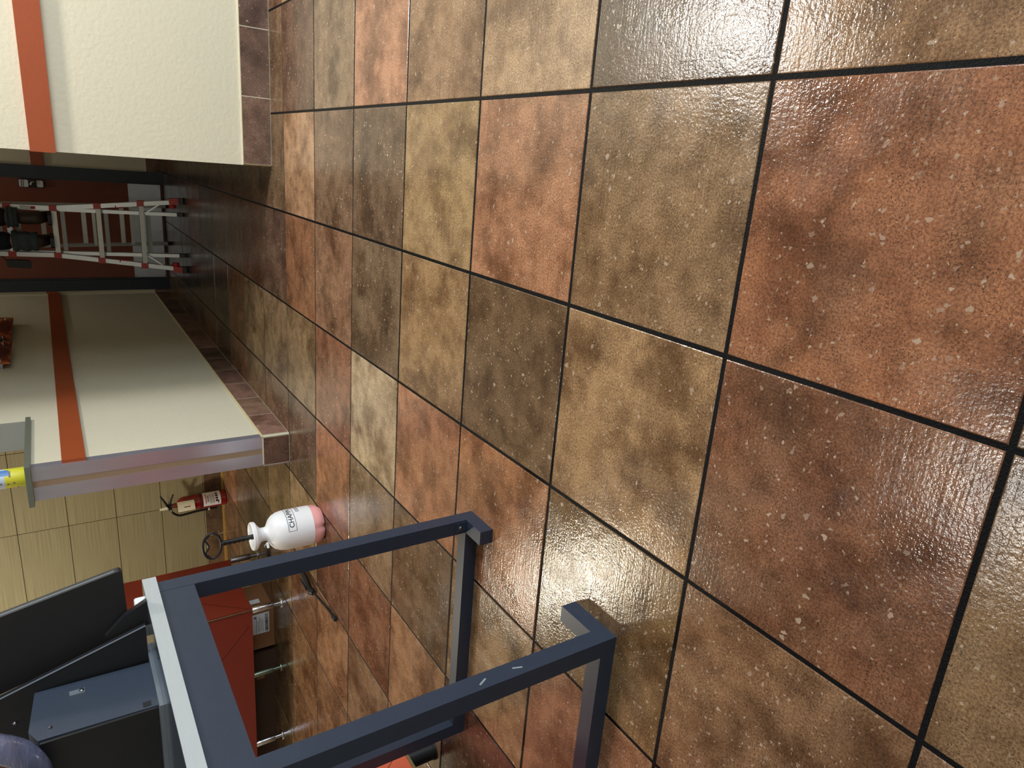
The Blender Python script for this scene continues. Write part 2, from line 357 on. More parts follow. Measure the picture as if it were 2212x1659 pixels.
# ------------------------------------------------------------------ room shell
YR = 3.43; XC = -0.71; XP = -2.08; XP2 = -2.235; YE = 3.20; YJ = 3.86; YF = 7.35; YB = 5.10; ZL = 1.15
wr = box('wall_right', XC, WX+0.1, YR, YF+0.15, 0, CEIL, M_PAINT); struct(wr, 'cream painted wall block at the right of the passage')
# left partition: low end with a pass through above it, full height beyond; profile in (y,z)
bm = prism_bm([(YE, 0), (YF+0.15, 0), (YF+0.15, CEIL), (YJ, CEIL), (YJ, ZL), (YE, ZL)], 'x', XP2, XP)
wl = mesh_obj('wall_left', bm, M_PAINT); struct(wl, 'cream painted partition wall with a low end')
# far wall with door opening
DX0, DX1, DH = -1.94, -1.02, 2.1
bm = bmesh.new(); add_box(bm, XP, DX0-0.1, YF, YF+0.15, 0, CEIL); add_box(bm, DX1+0.1, XC, YF, YF+0.15, 0, CEIL); add_box(bm, DX0-0.1, DX1+0.1, YF, YF+0.15, DH+0.1, CEIL)
wf = mesh_obj('wall_far', bm, M_PAINT); struct(wf)
wb = box('wall_back_left', -6.2, XP2, YB+0.012, YB+0.2, 0, CEIL, M_WGROUT); struct(wb, 'wall of long beige ceramic tiles')
struct(box('wall_side_left', -6.35, -6.2, -3.2, YB+0.2, 0, CEIL, M_PAINT))
struct(box('wall_rear', -6.35, WX+0.1, -3.35, -3.2, 0, CEIL, M_PAINT))
ceil = box('ceiling', -6.35, WX+0.2, -3.35, YF+0.15, CEIL, CEIL+0.1, M_CEIL); struct(ceil)
# window wall: sill, head, piers; one window in each opening
bm = bmesh.new(); add_box(bm, WX, WX+0.15, -3.2, YR, 0, 0.45); add_box(bm, WX, WX+0.15, -3.2, YR, 2.45, CEIL)
ys = [-3.2]+[v for w in WINDOWS for v in w]+[YR]
for a, b in zip(ys[::2], ys[1::2]): add_box(bm, WX, WX+0.15, a, b, 0.45, 2.45)
struct(mesh_obj('wall_window_side', bm, M_PAINT))
for k, (y0, y1) in enumerate(WINDOWS):
    w = bpy.data.objects.new('window_%d' % (k+1), None); COL.objects.link(w); w.location = (WX+0.08, (y0+y1)/2, 0.45); struct(w)
    for (a, b, c, d) in ((y0, y0+0.05, 0.45, 2.45), (y1-0.05, y1, 0.45, 2.45), (y0+0.05, y1-0.05, 0.45, 0.5), (y0+0.05, y1-0.05, 2.4, 2.45)):
        box('window_frame', WX+0.05, WX+0.11, a, b, c, d, M_FRAME, w)
    box('pane', WX+0.075, WX+0.083, y0+0.05, y1-0.05, 0.5, 2.4, M_GLASS, w)

# wall base tiles (12 inch by 5.4 inch), each its own piece
BH = 0.137
def base_run(name, axis, fixed, out, cuts, z1=BH, cols=None, caulk=True):
    """axis 'x' runs along x on the plane y = fixed, axis 'y' runs along y on x = fixed; out = signed thickness"""
    e = bpy.data.objects.new(name, None); COL.objects.link(e); struct(e)
    e.location = ((cuts[0]+cuts[-1])/2, fixed, 0) if axis == 'x' else (fixed, (cuts[0]+cuts[-1])/2, 0)
    lo, hi = sorted((fixed, fixed+out)); lo2, hi2 = sorted((fixed, fixed+out*0.95))
    for k, (a, b) in enumerate(zip(cuts, cuts[1:])):
        g = 0.0022
        args = (a+g, b-g, lo, hi) if axis == 'x' else (lo, hi, a+g, b-g)
        o = box('tile', *args, 0.002, z1-0.002, M_BASE, e, bevel=0.0015)
        o.color = (*lin((cols or [(150, 112, 92), (134, 98, 80), (142, 106, 90)])[k % (len(cols) if cols else 3)]), 1)
    args = (cuts[0], cuts[-1], lo2, hi2) if axis == 'x' else (lo2, hi2, cuts[0], cuts[-1])
    box('joint_bed', *args, 0, z1, M_CAULK, e)
    return e
base_run('baseboard_right', 'x', YR, -0.012, [XC+0.006, -0.39, -0.083, 0.222, 0.527, 0.832, 1.137, 1.442, 1.747, 2.052, 2.357, 2.662, WX])
yc = [YE+0.012]+[3.524+0.3085*k for k in range(12)]+[YF]
base_run('baseboard_left', 'y', XP, 0.010, yc, cols=[(170, 122, 104), (160, 118, 96), (158, 112, 96), (150, 108, 92), (120, 84, 66), (112, 84, 62)])
base_run('baseboard_partition_end', 'x', YE, -0.012, [XP2, XP+0.002], cols=[(130, 88, 72)])
base_run('baseboard_far_left', 'x', YF, -0.01, [XP+0.012, DX0-0.1])
base_run('baseboard_far_right', 'x', YF, -0.01, [DX1+0.1, XC])
base_run('baseboard_back_left', 'x', YB+0.012, -0.016, [-3.345-0.61*4+0.305*k for k in range(13)]+[XP2], z1=0.143, cols=[(132, 100, 70), (118, 90, 62), (126, 94, 66)])
box('floor_trim_strip', -6.2, XP2, YB-0.012, YB-0.004, 0, 0.012, mat('yellow_trim', (176, 140, 70), 0.5, noise=0.2, nscale=30), bpy.data.objects['baseboard_back_left'])
# pale rounded caulk bead on the partition base corner
cb = rod('corner_bead', (XP+0.006, YE-0.006, 0.002), (XP+0.006, YE-0.006, BH), 0.008, M_CAULK, bpy.data.objects['baseboard_partition_end'])
rod('corner_bead', (XP2-0.002, YE-0.006, 0.002), (XP2-0.002, YE-0.006, BH), 0.006, M_STEEL, bpy.data.objects['baseboard_partition_end'])
rod('corner_bead', (XC+0.003, YR-0.006, 0.002), (XC+0.003, YR-0.006, BH), 0.005, M_TAN, bpy.data.objects['baseboard_right'])
# caulk line along the top of the bases
rod('caulk_line', (XC, YR-0.004, BH+0.001), (WX, YR-0.004, BH+0.001), 0.005, M_CAULK, bpy.data.objects['baseboard_right'], 6)
rod('caulk_line', (XP+0.004, YE, BH+0.001), (XP+0.004, YF, BH+0.001), 0.005, mat('cream_caulk', (206, 190, 140), 0.6, noise=0.1, nscale=40), bpy.data.objects['baseboard_left'], 6)
# long beige wall tiles 24 by 12 inch
for r in range(9):
    z0 = 0.146+0.3045*r; z1 = min(CEIL, z0+0.3045)
    if z1-z0 < 0.03: continue
    for k in range(7):
        x1 = min(XP2, -2.735-0.61*(k-1)); x0 = -2.735-0.61*k
        if x0 < -6.2: x0 = -6.2
        if x1-x0 < 0.03: continue
        o = box('tile', x0+0.002, x1-0.002, YB, YB+0.014, z0+0.002, z1-0.002, M_WALLTILE, wb, bevel=0.001)
# orange chair rail boards
def trim(n, *a): return struct(box('trim_%d' % n, *a, M_BAND, bevel=0.002), 'orange painted rail board')
trim(1, XC-0.004, WX, YR-0.022, YR, 0.917, 1.010)
trim(2, XP, XP+0.02, YE+0.004, YF, 0.935, 1.030)
trim(3, DX1+0.1, XC, YF-0.02, YF, 0.943, 1.04)
trim(4, XP+0.02, DX0-0.1, YF-0.02, YF, 0.943, 1.04)
# stainless corner guards and glue strip at the end of the partition
gd = bpy.data.objects.new('trim_5', None); COL.objects.link(gd); gd.location = ((XP+XP2)/2, YE, BH); struct(gd, 'end of the low partition with two stainless corner guards')
for (cx, s) in ((XP, -1), (XP2, 1)):
    poly = [(cx+s*0.062, YE), (cx+s*0.062, YE-0.003), (cx-s*0.004, YE-0.003), (cx-s*0.004, YE+0.045), (cx, YE+0.045), (cx, YE)]
    bm = prism_bm([(a-gd.location.x, b-gd.location.y) for a, b in poly], 'z', 0.004, ZL-BH-0.002)
    mesh_obj('corner_guard', bm, M_STEEL, gd)
box('glue_strip', XP2+0.06, XP-0.06, YE-0.002, YE+0.001, BH+0.004, ZL-0.002, M_BROWNSTRIP, gd)
struct(box('trim_6', XP2-0.02, XP+0.022, YE-0.03, YJ, ZL, ZL+0.022, M_LEDGE, bevel=0.004), 'grey ledge on top of the low partition')
struct(box('trim_7', XP2, XP, YJ-0.004, YJ, ZL+0.024, CEIL, mat('shaded_jamb', (150, 150, 142), 0.35, noise=0.1, nscale=6)), 'cream jamb of the pass through, its shade put into a grey colour')  # same wall paint, the shade on it painted in as grey

# ------------------------------------------------------------------ door
dr = bpy.data.objects.new('door_1', None); COL.objects.link(dr); dr.location = ((DX0+DX1)/2, YF, 0); struct(dr, 'brown door in a dark navy steel frame')
box('door_panel', DX0+0.004, DX1-0.004, YF+0.03, YF+0.075, 0.012, DH-0.004, M_DOOR, dr, bevel=0.002)
for (a, b, c, d) in ((DX0-0.1, DX0, 0, DH+0.1), (DX1, DX1+0.1, 0, DH+0.1), (DX0, DX1, DH, DH+0.1)):
    f = box('door_frame', a, b, YF-0.025, YF+0.12, c, d, M_FRAME, dr, bevel=0.004)
for (a, b) in ((DX0-0.014+0.014, DX0+0.014), (DX1-0.014, DX1)): box('door_stop', a, b, YF+0.0, YF+0.03, 0, DH, M_FRAME, dr, bevel=0.003)
box('threshold', DX0, DX1, YF-0.01, YF+0.09, 0.0, 0.01, mat('dark_threshold', (70, 46, 34), 0.6, noise=0.2, nscale=20), dr)
kp = box('kick_plate', DX0+0.015, DX1-0.018, YF+0.027, YF+0.03, 0.022, 0.298, M_KICK, dr, bevel=0.001)
for x in (DX0+0.03, (DX0+DX1)/2, DX1-0.035):
    for z in (0.035, 0.285):
        bm = lathe_bm([(0, -0.0015), (0.005, -0.0015), (0.005, 0.0), (0.003, 0.0015), (0, 0.0015)], 10); bmesh.ops.rotate(bm, cent=(0, 0, 0), matrix=Matrix.Rotation(PI/2, 3, 'X'), verts=bm.verts)
        mesh_obj('screw', bm, M_BOLT, kp, loc=Vector((x, YF+0.026, z))-world_loc(kp))
lk = mesh_obj('exit_alarm', prism_bm(rounded([(-0.036, -0.095), (0.036, -0.095), (0.036, 0.095), (-0.036, 0.095)], 0.012), 'y', -0.03, 0.0), M_BLACK, dr, loc=Vector((-1.078, YF+0.03, 1.055))-world_loc(dr))
lk['label'] = 'black alarm lock with white plates'
for (z0, z1, w) in ((0.022, 0.09, 0.031), (-0.088, -0.04, 0.029)):
    mesh_obj('white_plate', prism_bm(rounded([(-w, z0), (w, z0), (w, z1), (-w, z1)], 0.012), 'y', -0.034, -0.03), M_WHITE, lk)
for z in (0.056, 0.070): box('print_bar', world_loc(lk).x-0.029, world_loc(lk).x+0.029, world_loc(lk).y-0.0352, world_loc(lk).y-0.034, world_loc(lk).z+z, world_loc(lk).z+z+0.005, M_INK, lk)
bm = bmesh.new(); tube_bm([(-0.012, -0.045, 0.006), (0.012, -0.045, -0.004), (0.016, -0.045, -0.026)], [0.011, 0.012, 0.006], 10, bm); mesh_obj('thumb_turn', bm, M_CHROME, lk, smooth=True)

# ------------------------------------------------------------------ ceiling downlights
def downlight(loc, power, color, where, r=0.125):
    t = thing('ceiling_light', 'round recessed downlight '+where, 'light', (loc[0], loc[1], CEIL), 0, 'ceiling downlights')
    mesh_obj('rim', lathe_bm([(r, -0.004), (r+0.025, -0.008), (r+0.03, -0.001), (r+0.02, 0.0), (r, 0.0), (r, -0.004)], 32), M_LAMPRIM, t, smooth=True)
    mesh_obj('diffuser', lathe_bm([(0, -0.002), (r, -0.002), (r, 0.0), (0, 0.0)], 32), M_LAMP, t)
    l = area('downlight', (loc[0], loc[1], CEIL-0.012), r*2, (loc[0], loc[1], 0), power, color); l.parent = t; l.location = (0, 0, -0.012)
WARM = (1.0, 0.90, 0.72); NEUT = (1.0, 0.95, 0.88)
for (x, y, p, c, where) in ((-4.05, 3.75, 2.6, WARM, 'above the red counter'), (0.31, 2.87, 2.5, NEUT, 'close to the cream wall with the orange band'), (-1.9, 0.75, 0.7, NEUT, 'added unseen as fill above the dark steel table'), (-0.8, -1.8, 0.35, NEUT, 'added unseen as fill behind the viewer')):  # lamps over the table and behind the viewer are added fill, source unseen
    downlight((x, y), LAMP_POWER*p, c, where)
downlight((-1.4, 6.75), 6.5, NEUT, 'in the passage above the ladder')

# ------------------------------------------------------------------ table with black steel frame
TX0, TX1, TY0, TY1 = -2.42, -1.604, 0.60, 1.285
tb = thing('counter_table', 'tall table with black square steel frame, pale edge and floor rails', 'table', ((TX0+TX1)/2, (TY0+TY1)/2, 0))
LX = -1.614; LW = 0.042; FY = 1.275; NY = 0.618
top = box('table_top', TX0+0.002, TX1-0.002, TY0+0.002, TY1-0.002, 0.852, 0.880, M_TOP, tb, bevel=0.0015)
for args in ((TX1-0.002, TX1, TY0, TY1), (TX0, TX0+0.002, TY0, TY1), (TX0+0.002, TX1-0.002, TY0, TY0+0.002), (TX0+0.002, TX1-0.002, TY1-0.002, TY1)):
    box('edge_band', *args, 0.8505, 0.8795, M_EDGE, top)
LEGS = [(LX-LW, LX, FY-LW, FY), (LX-LW, LX, NY, NY+LW), (-2.40, -2.40+LW, FY-LW, FY), (-2.40, -2.40+LW, NY, NY+LW)]
legs = [box('leg', *a, 0.0, 0.851, M_BLACKMETAL, tb, bevel=0.003) for a in LEGS]
box('apron', LX-0.03, LX-0.0005, NY+LW, FY-LW, 0.776, 0.851, M_BLACKMETAL, tb, bevel=0.002)
box('apron', -2.40+0.0005, -2.40+0.03, NY+LW, FY-LW, 0.776, 0.851, M_BLACKMETAL, tb, bevel=0.002)
for y in (FY-0.03, NY): box('apron', -2.40+LW, LX-LW, y, y+0.03, 0.80, 0.851, M_BLACKMETAL, tb, bevel=0.002)
for y in (FY-LW, NY): box('floor_rail', -2.40+LW, LX-LW, y, y+LW, 0.0, LW, M_BLACKMETAL, tb, bevel=0.003)
box('foot_stub', LX-LW, LX, 1.152, FY-LW, 0.0, LW, M_BLACKMETAL, tb, bevel=0.003)
box('foot_stub', LX-LW, LX, NY+LW, 0.768, 0.0, LW, M_BLACKMETAL, tb, bevel=0.003)
br = box('bracket', LX-0.034, LX-0.004, FY-LW-0.003, FY-LW, 0.042, 0.078, M_BLACKMETAL, tb, bevel=0.001)
def bolt(name, p, axis, r, parent, material=M_BOLT, h=0.004):
    bm = lathe_bm([(0, 0), (r, 0), (r, h*0.5), (r*0.6, h), (0, h)], 10)
    R_ = {'x': Matrix.Rotation(PI/2, 3, 'Y'), '-x': Matrix.Rotation(-PI/2, 3, 'Y'), 'y': Matrix.Rotation(-PI/2, 3, 'X'), '-y': Matrix.Rotation(PI/2, 3, 'X'), 'z': Matrix.Identity(3), '-z': Matrix.Rotation(PI, 3, 'X')}[axis]
    bmesh.ops.rotate(bm, cent=(0, 0, 0), matrix=R_, verts=bm.verts)
    return mesh_obj(name, bm, material, parent, True, loc=Vector(p)-world_loc(parent))
bolt('bolt', (LX-0.02, FY-LW-0.003, 0.062), '-y', 0.006, br)
for y in (FY-0.06, FY-0.08, NY+0.06, NY+0.1): bolt('bolt', (LX-0.036, y, 0.776), '-z', 0.004, tb)
for (z, y, ry) in ((0.33, NY+0.018, 0.5), (0.245, NY+0.02, -0.3)):
    o = box('scuff_mark', LX, LX+0.0004, y-0.002, y+0.002, z, z+0.022, M_SCUFF, tb); o.rotation_euler[0] = ry

# ------------------------------------------------------------------ terminal on the table
ZT = 0.880; ZE = 0.888
eq = thing('order_terminal', 'black point of sale terminal with slate cabinet on the table', 'terminal', (-1.86, 1.09, ZT))
def at(o, *p): return Vector(p)-world_loc(o)
def prism_obj(name, poly, axis, d0, d1, material, parent, bevel=0.0):
    L0 = world_loc(parent); a, b, d = {'y': (L0.x, L0.z, L0.y), 'x': (L0.y, L0.z, L0.x), 'z': (L0.x, L0.y, L0.z)}[axis]
    return mesh_obj(name, prism_bm([(p-a, q-b) for p, q in poly], axis, d0-d, d1-d), material, parent, bevel=bevel)
box('base_plate', -2.25, -1.72, 0.985, 1.20, ZT, ZE, M_GREYRIM, eq, bevel=0.001)
cab = prism_obj('cabinet', [(1.014, ZE), (1.160, ZE), (1.165, 1.100), (1.05, 1.110), (1.018, 1.095)], 'x', -2.20, -1.74, M_SLATE, eq, bevel=0.002)
fr = prism_obj('front_panel', [(-2.20, ZE+0.002), (-1.742, ZE+0.002), (-1.742, 1.092), (-2.20, 1.092)], 'y', 1.0085, 1.0138, M_BLACK, cab)  # dark slab paints in the shade on the cabinet side turned from the windows
bolt('rivet', (-1.74, 1.045, 1.075), 'x', 0.004, cab)
cl = box('latch', -1.741, -1.736, 1.118, 1.132, 1.012, 1.04, M_GREYRIM, cab, bevel=0.001); bolt('bolt', (-1.736, 1.125, 1.018), 'x', 0.005, cl)
box('cable_slot', -1.7395, -1.739, 1.02, 1.034, 0.9, 0.915, M_BLACK, cab)
side = prism_obj('side_panel', [(-2.20, ZE), (-1.648, ZE), (-1.735, 1.165), (-1.77, 1.26), (-2.20, 1.26)], 'y', 1.166, 1.178, M_BLACK, eq)
rod('bright_edge', (-1.648, 1.166, ZE), (-1.735, 1.166, 1.165), 0.0016, M_GREYRIM, side, 6)
for p in ((-1.765, 1.166, 1.075), (-1.75, 1.166, 1.055), (-1.80, 1.166, 1.14)): bolt('screw', p, '-y', 0.004, side)
box('port', -1.79, -1.755, 1.162, 1.166, 1.02, 1.05, M_RUBBER, side)
prism_obj('monitor_arm', [(-1.600, ZT), (-1.66, ZT), (-1.70, 0.96), (-1.665, 0.965), (-1.625, 0.925)], 'y', 1.186, 1.200, M_BLACK, eq)
mon = prism_obj('monitor', rounded([(-1.522, 0.921), (-1.635, 0.918), (-1.662, 0.935), (-1.690, 0.942), (-1.80, 1.33), (-1.612, 1.33)], [0.012, 0.008, 0.0, 0.012, 0.02, 0.02]), 'y', 1.206, 1.226, M_BLACK, eq)
rod('monitor_glint', (-1.525, 1.213, 0.935), (-1.609, 1.213, 1.315), 0.0022, M_GREYRIM, mon, 6)  # pale rod stands in for the thin highlight along the monitor edge
# plain white block behind
tag(mesh_obj('adapter_block', prism_bm(rounded([(-0.045, 0), (0.045, 0), (0.045, 0.022), (-0.045, 0.022)], [0, 0, 0.006, 0.006]), 'y', -0.012, 0.012), M_WHITE, loc=(-1.668, 1.232, ZT)), 'small white block lying on the table behind the terminal', 'adapter')
# roll of film hung on the front of the cabinet
bm = lathe_bm([(0.095, -0.020), (0.105, -0.028), (0.120, -0.024), (0.132, -0.015), (0.137, 0.0), (0.132, 0.015), (0.120, 0.024), (0.105, 0.028), (0.095, 0.020), (0.092, 0.0), (0.095, -0.020)], 48)
bmesh.ops.rotate(bm, cent=(0, 0, 0), matrix=Matrix.Rotation(PI/2, 3, 'X'), verts=bm.verts)
fl = thing('film_roll', 'glossy grey violet ring shaped roll hung in front of the terminal', 'roll', (-1.79, 0.976, 1.21))
mesh_obj('roll', bm, M_FILM, fl, smooth=True)
bm = lathe_bm([(0.087, -0.018), (0.0925, -0.018), (0.0925, 0.018), (0.087, 0.018), (0.087, -0.018)], 32); bmesh.ops.rotate(bm, cent=(0, 0, 0), matrix=Matrix.Rotation(PI/2, 3, 'X'), verts=bm.verts)
mesh_obj('core', bm, M_CARD, fl, smooth=True)
rod('hook', (-1.79, 1.0105, 1.293), (-1.79, 0.94, 1.293), 0.004, M_BOLT, eq)
rod('hook_post', (-1.79, 1.0105, 1.085), (-1.79, 1.0105, 1.297), 0.004, M_BOLT, eq)

# ------------------------------------------------------------------ red counter on chrome legs
RX1, RX0, RY0, RY1, RZ0, RZ1 = -3.285, -4.75, 3.435, 4.06, 0.172, 0.90
rc = thing('red_counter', 'orange red laminate counter standing on chrome legs by the tiled wall', 'counter', ((RX0+RX1)/2, (RY0+RY1)/2, 0))
box('body', RX0+0.018, RX1-0.018, RY0+0.018, RY1, RZ0+0.012, RZ1, M_RED, rc)
fp = box('front_panel', RX0, RX1-0.001, RY0, RY0+0.018, RZ0, RZ1, M_RED, rc, bevel=0.001)
sp = box('side_panel', RX1-0.018, RX1, RY0+0.018, RY1, RZ0, RZ1, M_RED, rc, bevel=0.001)
box('bottom_board', RX0+0.018, RX1-0.018, RY0+0.018, RY1, RZ0, RZ0+0.012, M_DARKCARD, rc)
box('counter_top', RX0-0.02, RX1+0.02, RY0-0.02, RY1+0.02, RZ1, RZ1+0.03, M_TOP, rc, bevel=0.003)
rod('corner_strip', (RX1+0.002, RY0-0.002, RZ0+0.004), (RX1+0.002, RY0-0.002, RZ1), 0.006, mat('bronze_strip', (110, 82, 60), 0.3, 0.8, noise=0.2, nscale=40), rc)
beam('seam', (RX1+0.0002, 3.66, 0.46), (RX1+0.0002, 3.455, 0.185), 0.003, 0.001, M_SEAM, sp, 0)
beam('seam', (-3.39, RY0-0.0002, 0.19), (-3.75, RY0-0.0002, 0.50), 0.003, 0.001, M_SEAM, fp, 0)
def chrome_leg(x, y, m_=M_CHROME, r=0.0205, parent=rc, h=RZ0):
    e = mesh_obj('leg', lathe_bm([(0, h), (r*0.9, h), (r, h-0.006), (r, 0.052), (r*0.94, 0.048), (r*0.62, 0.047), (0, 0.047)], 24), m_, parent, True, loc=at(parent, x, y, 0))
    mesh_obj('foot', lathe_bm([(0, 0.046), (r*0.62, 0.046), (r*0.62, 0.008), (r*1.5, 0.006), (r*1.6, 0.0), (0, 0.0)], 24), m_, e, True)
    return e
M_DULL = mat('dull_green_leg', (128, 140, 122), 0.3, 0.9, noise=0.3, nscale=30)
chrome_leg(RX1+0.001, RY0-0.001); chrome_leg(-3.79, 3.475, M_DULL, 0.0165); chrome_leg(-4.335, 3.48); chrome_leg(RX1+0.022, 4.01, M_BOLT); chrome_leg(-4.335, 4.0)  # rear right leg is chrome too, its shade put into the darker steel
# cardboard boxes pushed under the counter
b1 = thing('cardboard_box', 'small brown cardboard box with white shipping label under the red counter', 'box', (-3.58, 3.76, 0), 0)
bx = box('carton', -3.715, -3.435, 3.615, 3.92, 0.0, 0.155, M_CARD, b1, bevel=0.002)
lb = box('shipping_label', -3.60, -3.452, 3.6136, 3.615, 0.03, 0.135, M_WHITE, b1)
box('shipping_label', -3.435, -3.4342, 3.62, 3.665, 0.03, 0.135, M_WHITE, b1)
box('shipping_label', -3.435, -3.4342, 3.71, 3.755, 0.06, 0.12, M_WHITE, b1)
rng = random.Random(3); z = 0.036
x = -3.590
while x < -3.465:
    w = rng.choice((0.0015, 0.003, 0.0045)); box('barcode_bar', x, x+w, 3.6131, 3.6137, 0.036, 0.056, M_INK, lb); x += w+rng.choice((0.0015, 0.003))
for k, z in enumerate((0.068, 0.078, 0.088, 0.098, 0.108)): box('print_bar', -3.592+0.01*(k % 2), -3.50+0.012*(k % 3), 3.6131, 3.6137, z, z+0.003, M_GREYTXT, lb)
box('print_mark', -3.484, -3.468, 3.6131, 3.6137, 0.108, 0.124, M_GREYTXT, lb)
box('tape', -3.715, -3.435, 3.755, 3.80, 0.155, 0.1556, M_TAN, b1)
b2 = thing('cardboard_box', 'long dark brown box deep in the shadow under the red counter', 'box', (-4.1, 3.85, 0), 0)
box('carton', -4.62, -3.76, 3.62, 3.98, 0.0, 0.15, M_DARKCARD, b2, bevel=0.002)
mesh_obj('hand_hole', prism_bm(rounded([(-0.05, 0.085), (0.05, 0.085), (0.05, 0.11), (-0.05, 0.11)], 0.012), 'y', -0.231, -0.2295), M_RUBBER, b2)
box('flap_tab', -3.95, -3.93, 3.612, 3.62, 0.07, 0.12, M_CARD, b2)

M_RED_LIT = mat('red_laminate_lit', (206, 96, 66), 0.4, noise=0.12, nscale=10)  # the red laminate again, paler to carry the strong light falling on it
# nearer red cabinet with a fat black leg
n2 = thing('red_cabinet', 'orange red laminate cabinet with bright light put into its colour, on fat black legs behind the near table leg', 'cabinet', (-2.95, 1.12, 0))
box('body', -3.25, -2.625, 0.75, 1.47, 0.118, 0.78, M_RED_LIT, n2)
p_ = box('side_panel', -2.625, -2.607, 0.75, 1.472, 0.118, 0.78, M_RED_LIT, n2, bevel=0.001)
box('bottom_board', -3.25, -2.603, 0.75, 1.475, 0.108, 0.118, M_TAN, n2, bevel=0.001)
beam('seam', (-2.6068, 1.45, 0.125), (-2.6068, 1.20, 0.42), 0.003, 0.001, M_SEAM, p_, 0)
for (x, y) in ((-2.645, 1.425), (-3.2, 1.42), (-2.645, 0.8), (-3.2, 0.8)):
    mesh_obj('leg', lathe_bm([(0, 0.108), (0.031, 0.108), (0.031, 0.012), (0.034, 0.01), (0.034, 0.0), (0, 0.0)], 24), M_RUBBER, n2, True, loc=at(n2, x, y, 0))

# ------------------------------------------------------------------ pump sprayer
SX, SY = -2.351, 2.676
sp_ = thing('pump_sprayer', 'white plastic pump sprayer holding pink fluid on the wet floor', 'sprayer', (SX, SY, 0))
def lobes(th, z):
    if z > 0.055: return 1.0
    k = 1-z/0.055; return 1-0.16*k*max(0.0, math.cos(2*(th-0.25)*2))**6
prof_lo = [(0, 0.012), (0.03, 0.010), (0.060, 0.0), (0.078, 0.003), (0.090, 0.018), (0.093, 0.036), (0.094, 0.056)]
mesh_obj('fluid_base', lathe_bm(prof_lo, 64, lobes), M_PINK, sp_, True)
prof = [(0.094, 0.056), (0.0945, 0.075), (0.0945, 0.165), (0.0935, 0.185), (0.089, 0.207), (0.079, 0.228), (0.064, 0.243), (0.046, 0.253), (0.035, 0.259), (0.032, 0.266), (0.032, 0.282)]
bt = mesh_obj('tank', lathe_bm(prof, 64), M_POLY, sp_, True)
mesh_obj('funnel_collar', lathe_bm([(0.032, 0.276), (0.033, 0.286), (0.046, 0.298), (0.061, 0.306), (0.066, 0.311), (0.067, 0.324), (0.063, 0.329), (0.058, 0.327), (0.050, 0.316), (0.040, 0.306), (0.022, 0.302), (0.0, 0.302)], 48), M_POLY, sp_, True)
rod('rib', (SX-0.03, SY-0.03, 0.264), (SX-0.052, SY-0.045, 0.262), 0.006, M_POLY, sp_)
LEAN = Vector((-0.03, 0.0, 0.155))
pr = mesh_obj('pump_rod', tube_bm([(0, 0, 0.30), (-0.004, 0.002, 0.462)], 0.0105, 12), M_BLACK, sp_, True)
for k in range(7):
    z = 0.318+0.02*k; box('slot', SX-0.002-0.007, SX-0.002+0.007, SY-0.0125, SY-0.009, z, z+0.013, M_RUBBER, pr)
# oval loop handle facing the room
ring = []
for k in range(40):
    a = 2*PI*k/40; ring.append((-0.006+0.064*math.sin(a), 0.0, 0.498-0.039*math.cos(a)))
hd = mesh_obj('loop_handle', tube_bm(ring, 0.0055, 10, closed=True), M_BLACK, sp_, True)
mesh_obj('finger_bar', tube_bm(catmull([(-0.062, 0, 0.508), (-0.04, 0, 0.524), (-0.006, 0, 0.512), (0.028, 0, 0.524), (0.05, 0, 0.508)], 6), 0.004, 8), M_BLACK, hd, True)
# lettering wrapped round the tank
def wrap(me, name, material, zc, ang0, r, parent):
    bm = bmesh.new(); bm.from_mesh(me)
    bmesh.ops.triangulate(bm, faces=bm.faces)
    for _ in range(2): bmesh.ops.subdivide_edges(bm, edges=[e for e in bm.edges if e.calc_length() > 0.008], cuts=1)
    for v in bm.verts:
        a = ang0+v.co.x/r; v.co = Vector((math.cos(a)*r, math.sin(a)*r, zc+v.co.y))
    return mesh_obj(name, bm, material, parent)
A0 = -PI/2+math.radians(66); RT = 0.0951
wrap(text_mesh('CHAPIN', 0.032), 'lettering', M_INK, 0.158, A0, RT, bt)
bm = bmesh.new()
for (x0, x1, y0, y1) in ((-0.075, 0.075, 0.0175, 0.0195), (-0.075, 0.075, -0.0195, -0.0175), (-0.075, -0.0735, -0.0195, 0.0195), (0.0735, 0.075, -0.0195, 0.0195)):
    n = 16
    for k in range(n):
        a, b = x0+(x1-x0)*k/n, x0+(x1-x0)*(k+1)/n
        bm.faces.new([bm.verts.new(p) for p in ((a, y0, 0), (b, y0, 0), (b, y1, 0), (a, y1, 0))])
me = bpy.data.meshes.new('t'); bm.to_mesh(me); bm.free(); wrap(me, 'label_border', M_INK, 0.158, A0, RT, bt)
bm = bmesh.new()
for k in range(5): 
    for q in range(2):
        a = -0.02+0.011*k; bm.faces.new([bm.verts.new(p) for p in ((a, -0.032-0.009*q, 0), (a+0.008, -0.032-0.009*q, 0), (a+0.008, -0.027-0.009*q, 0), (a, -0.027-0.009*q, 0))])
me = bpy.data.meshes.new('t'); bm.to_mesh(me); bm.free(); wrap(me, 'small_print', M_GREYTXT, 0.152, A0+0.45, RT, bt)
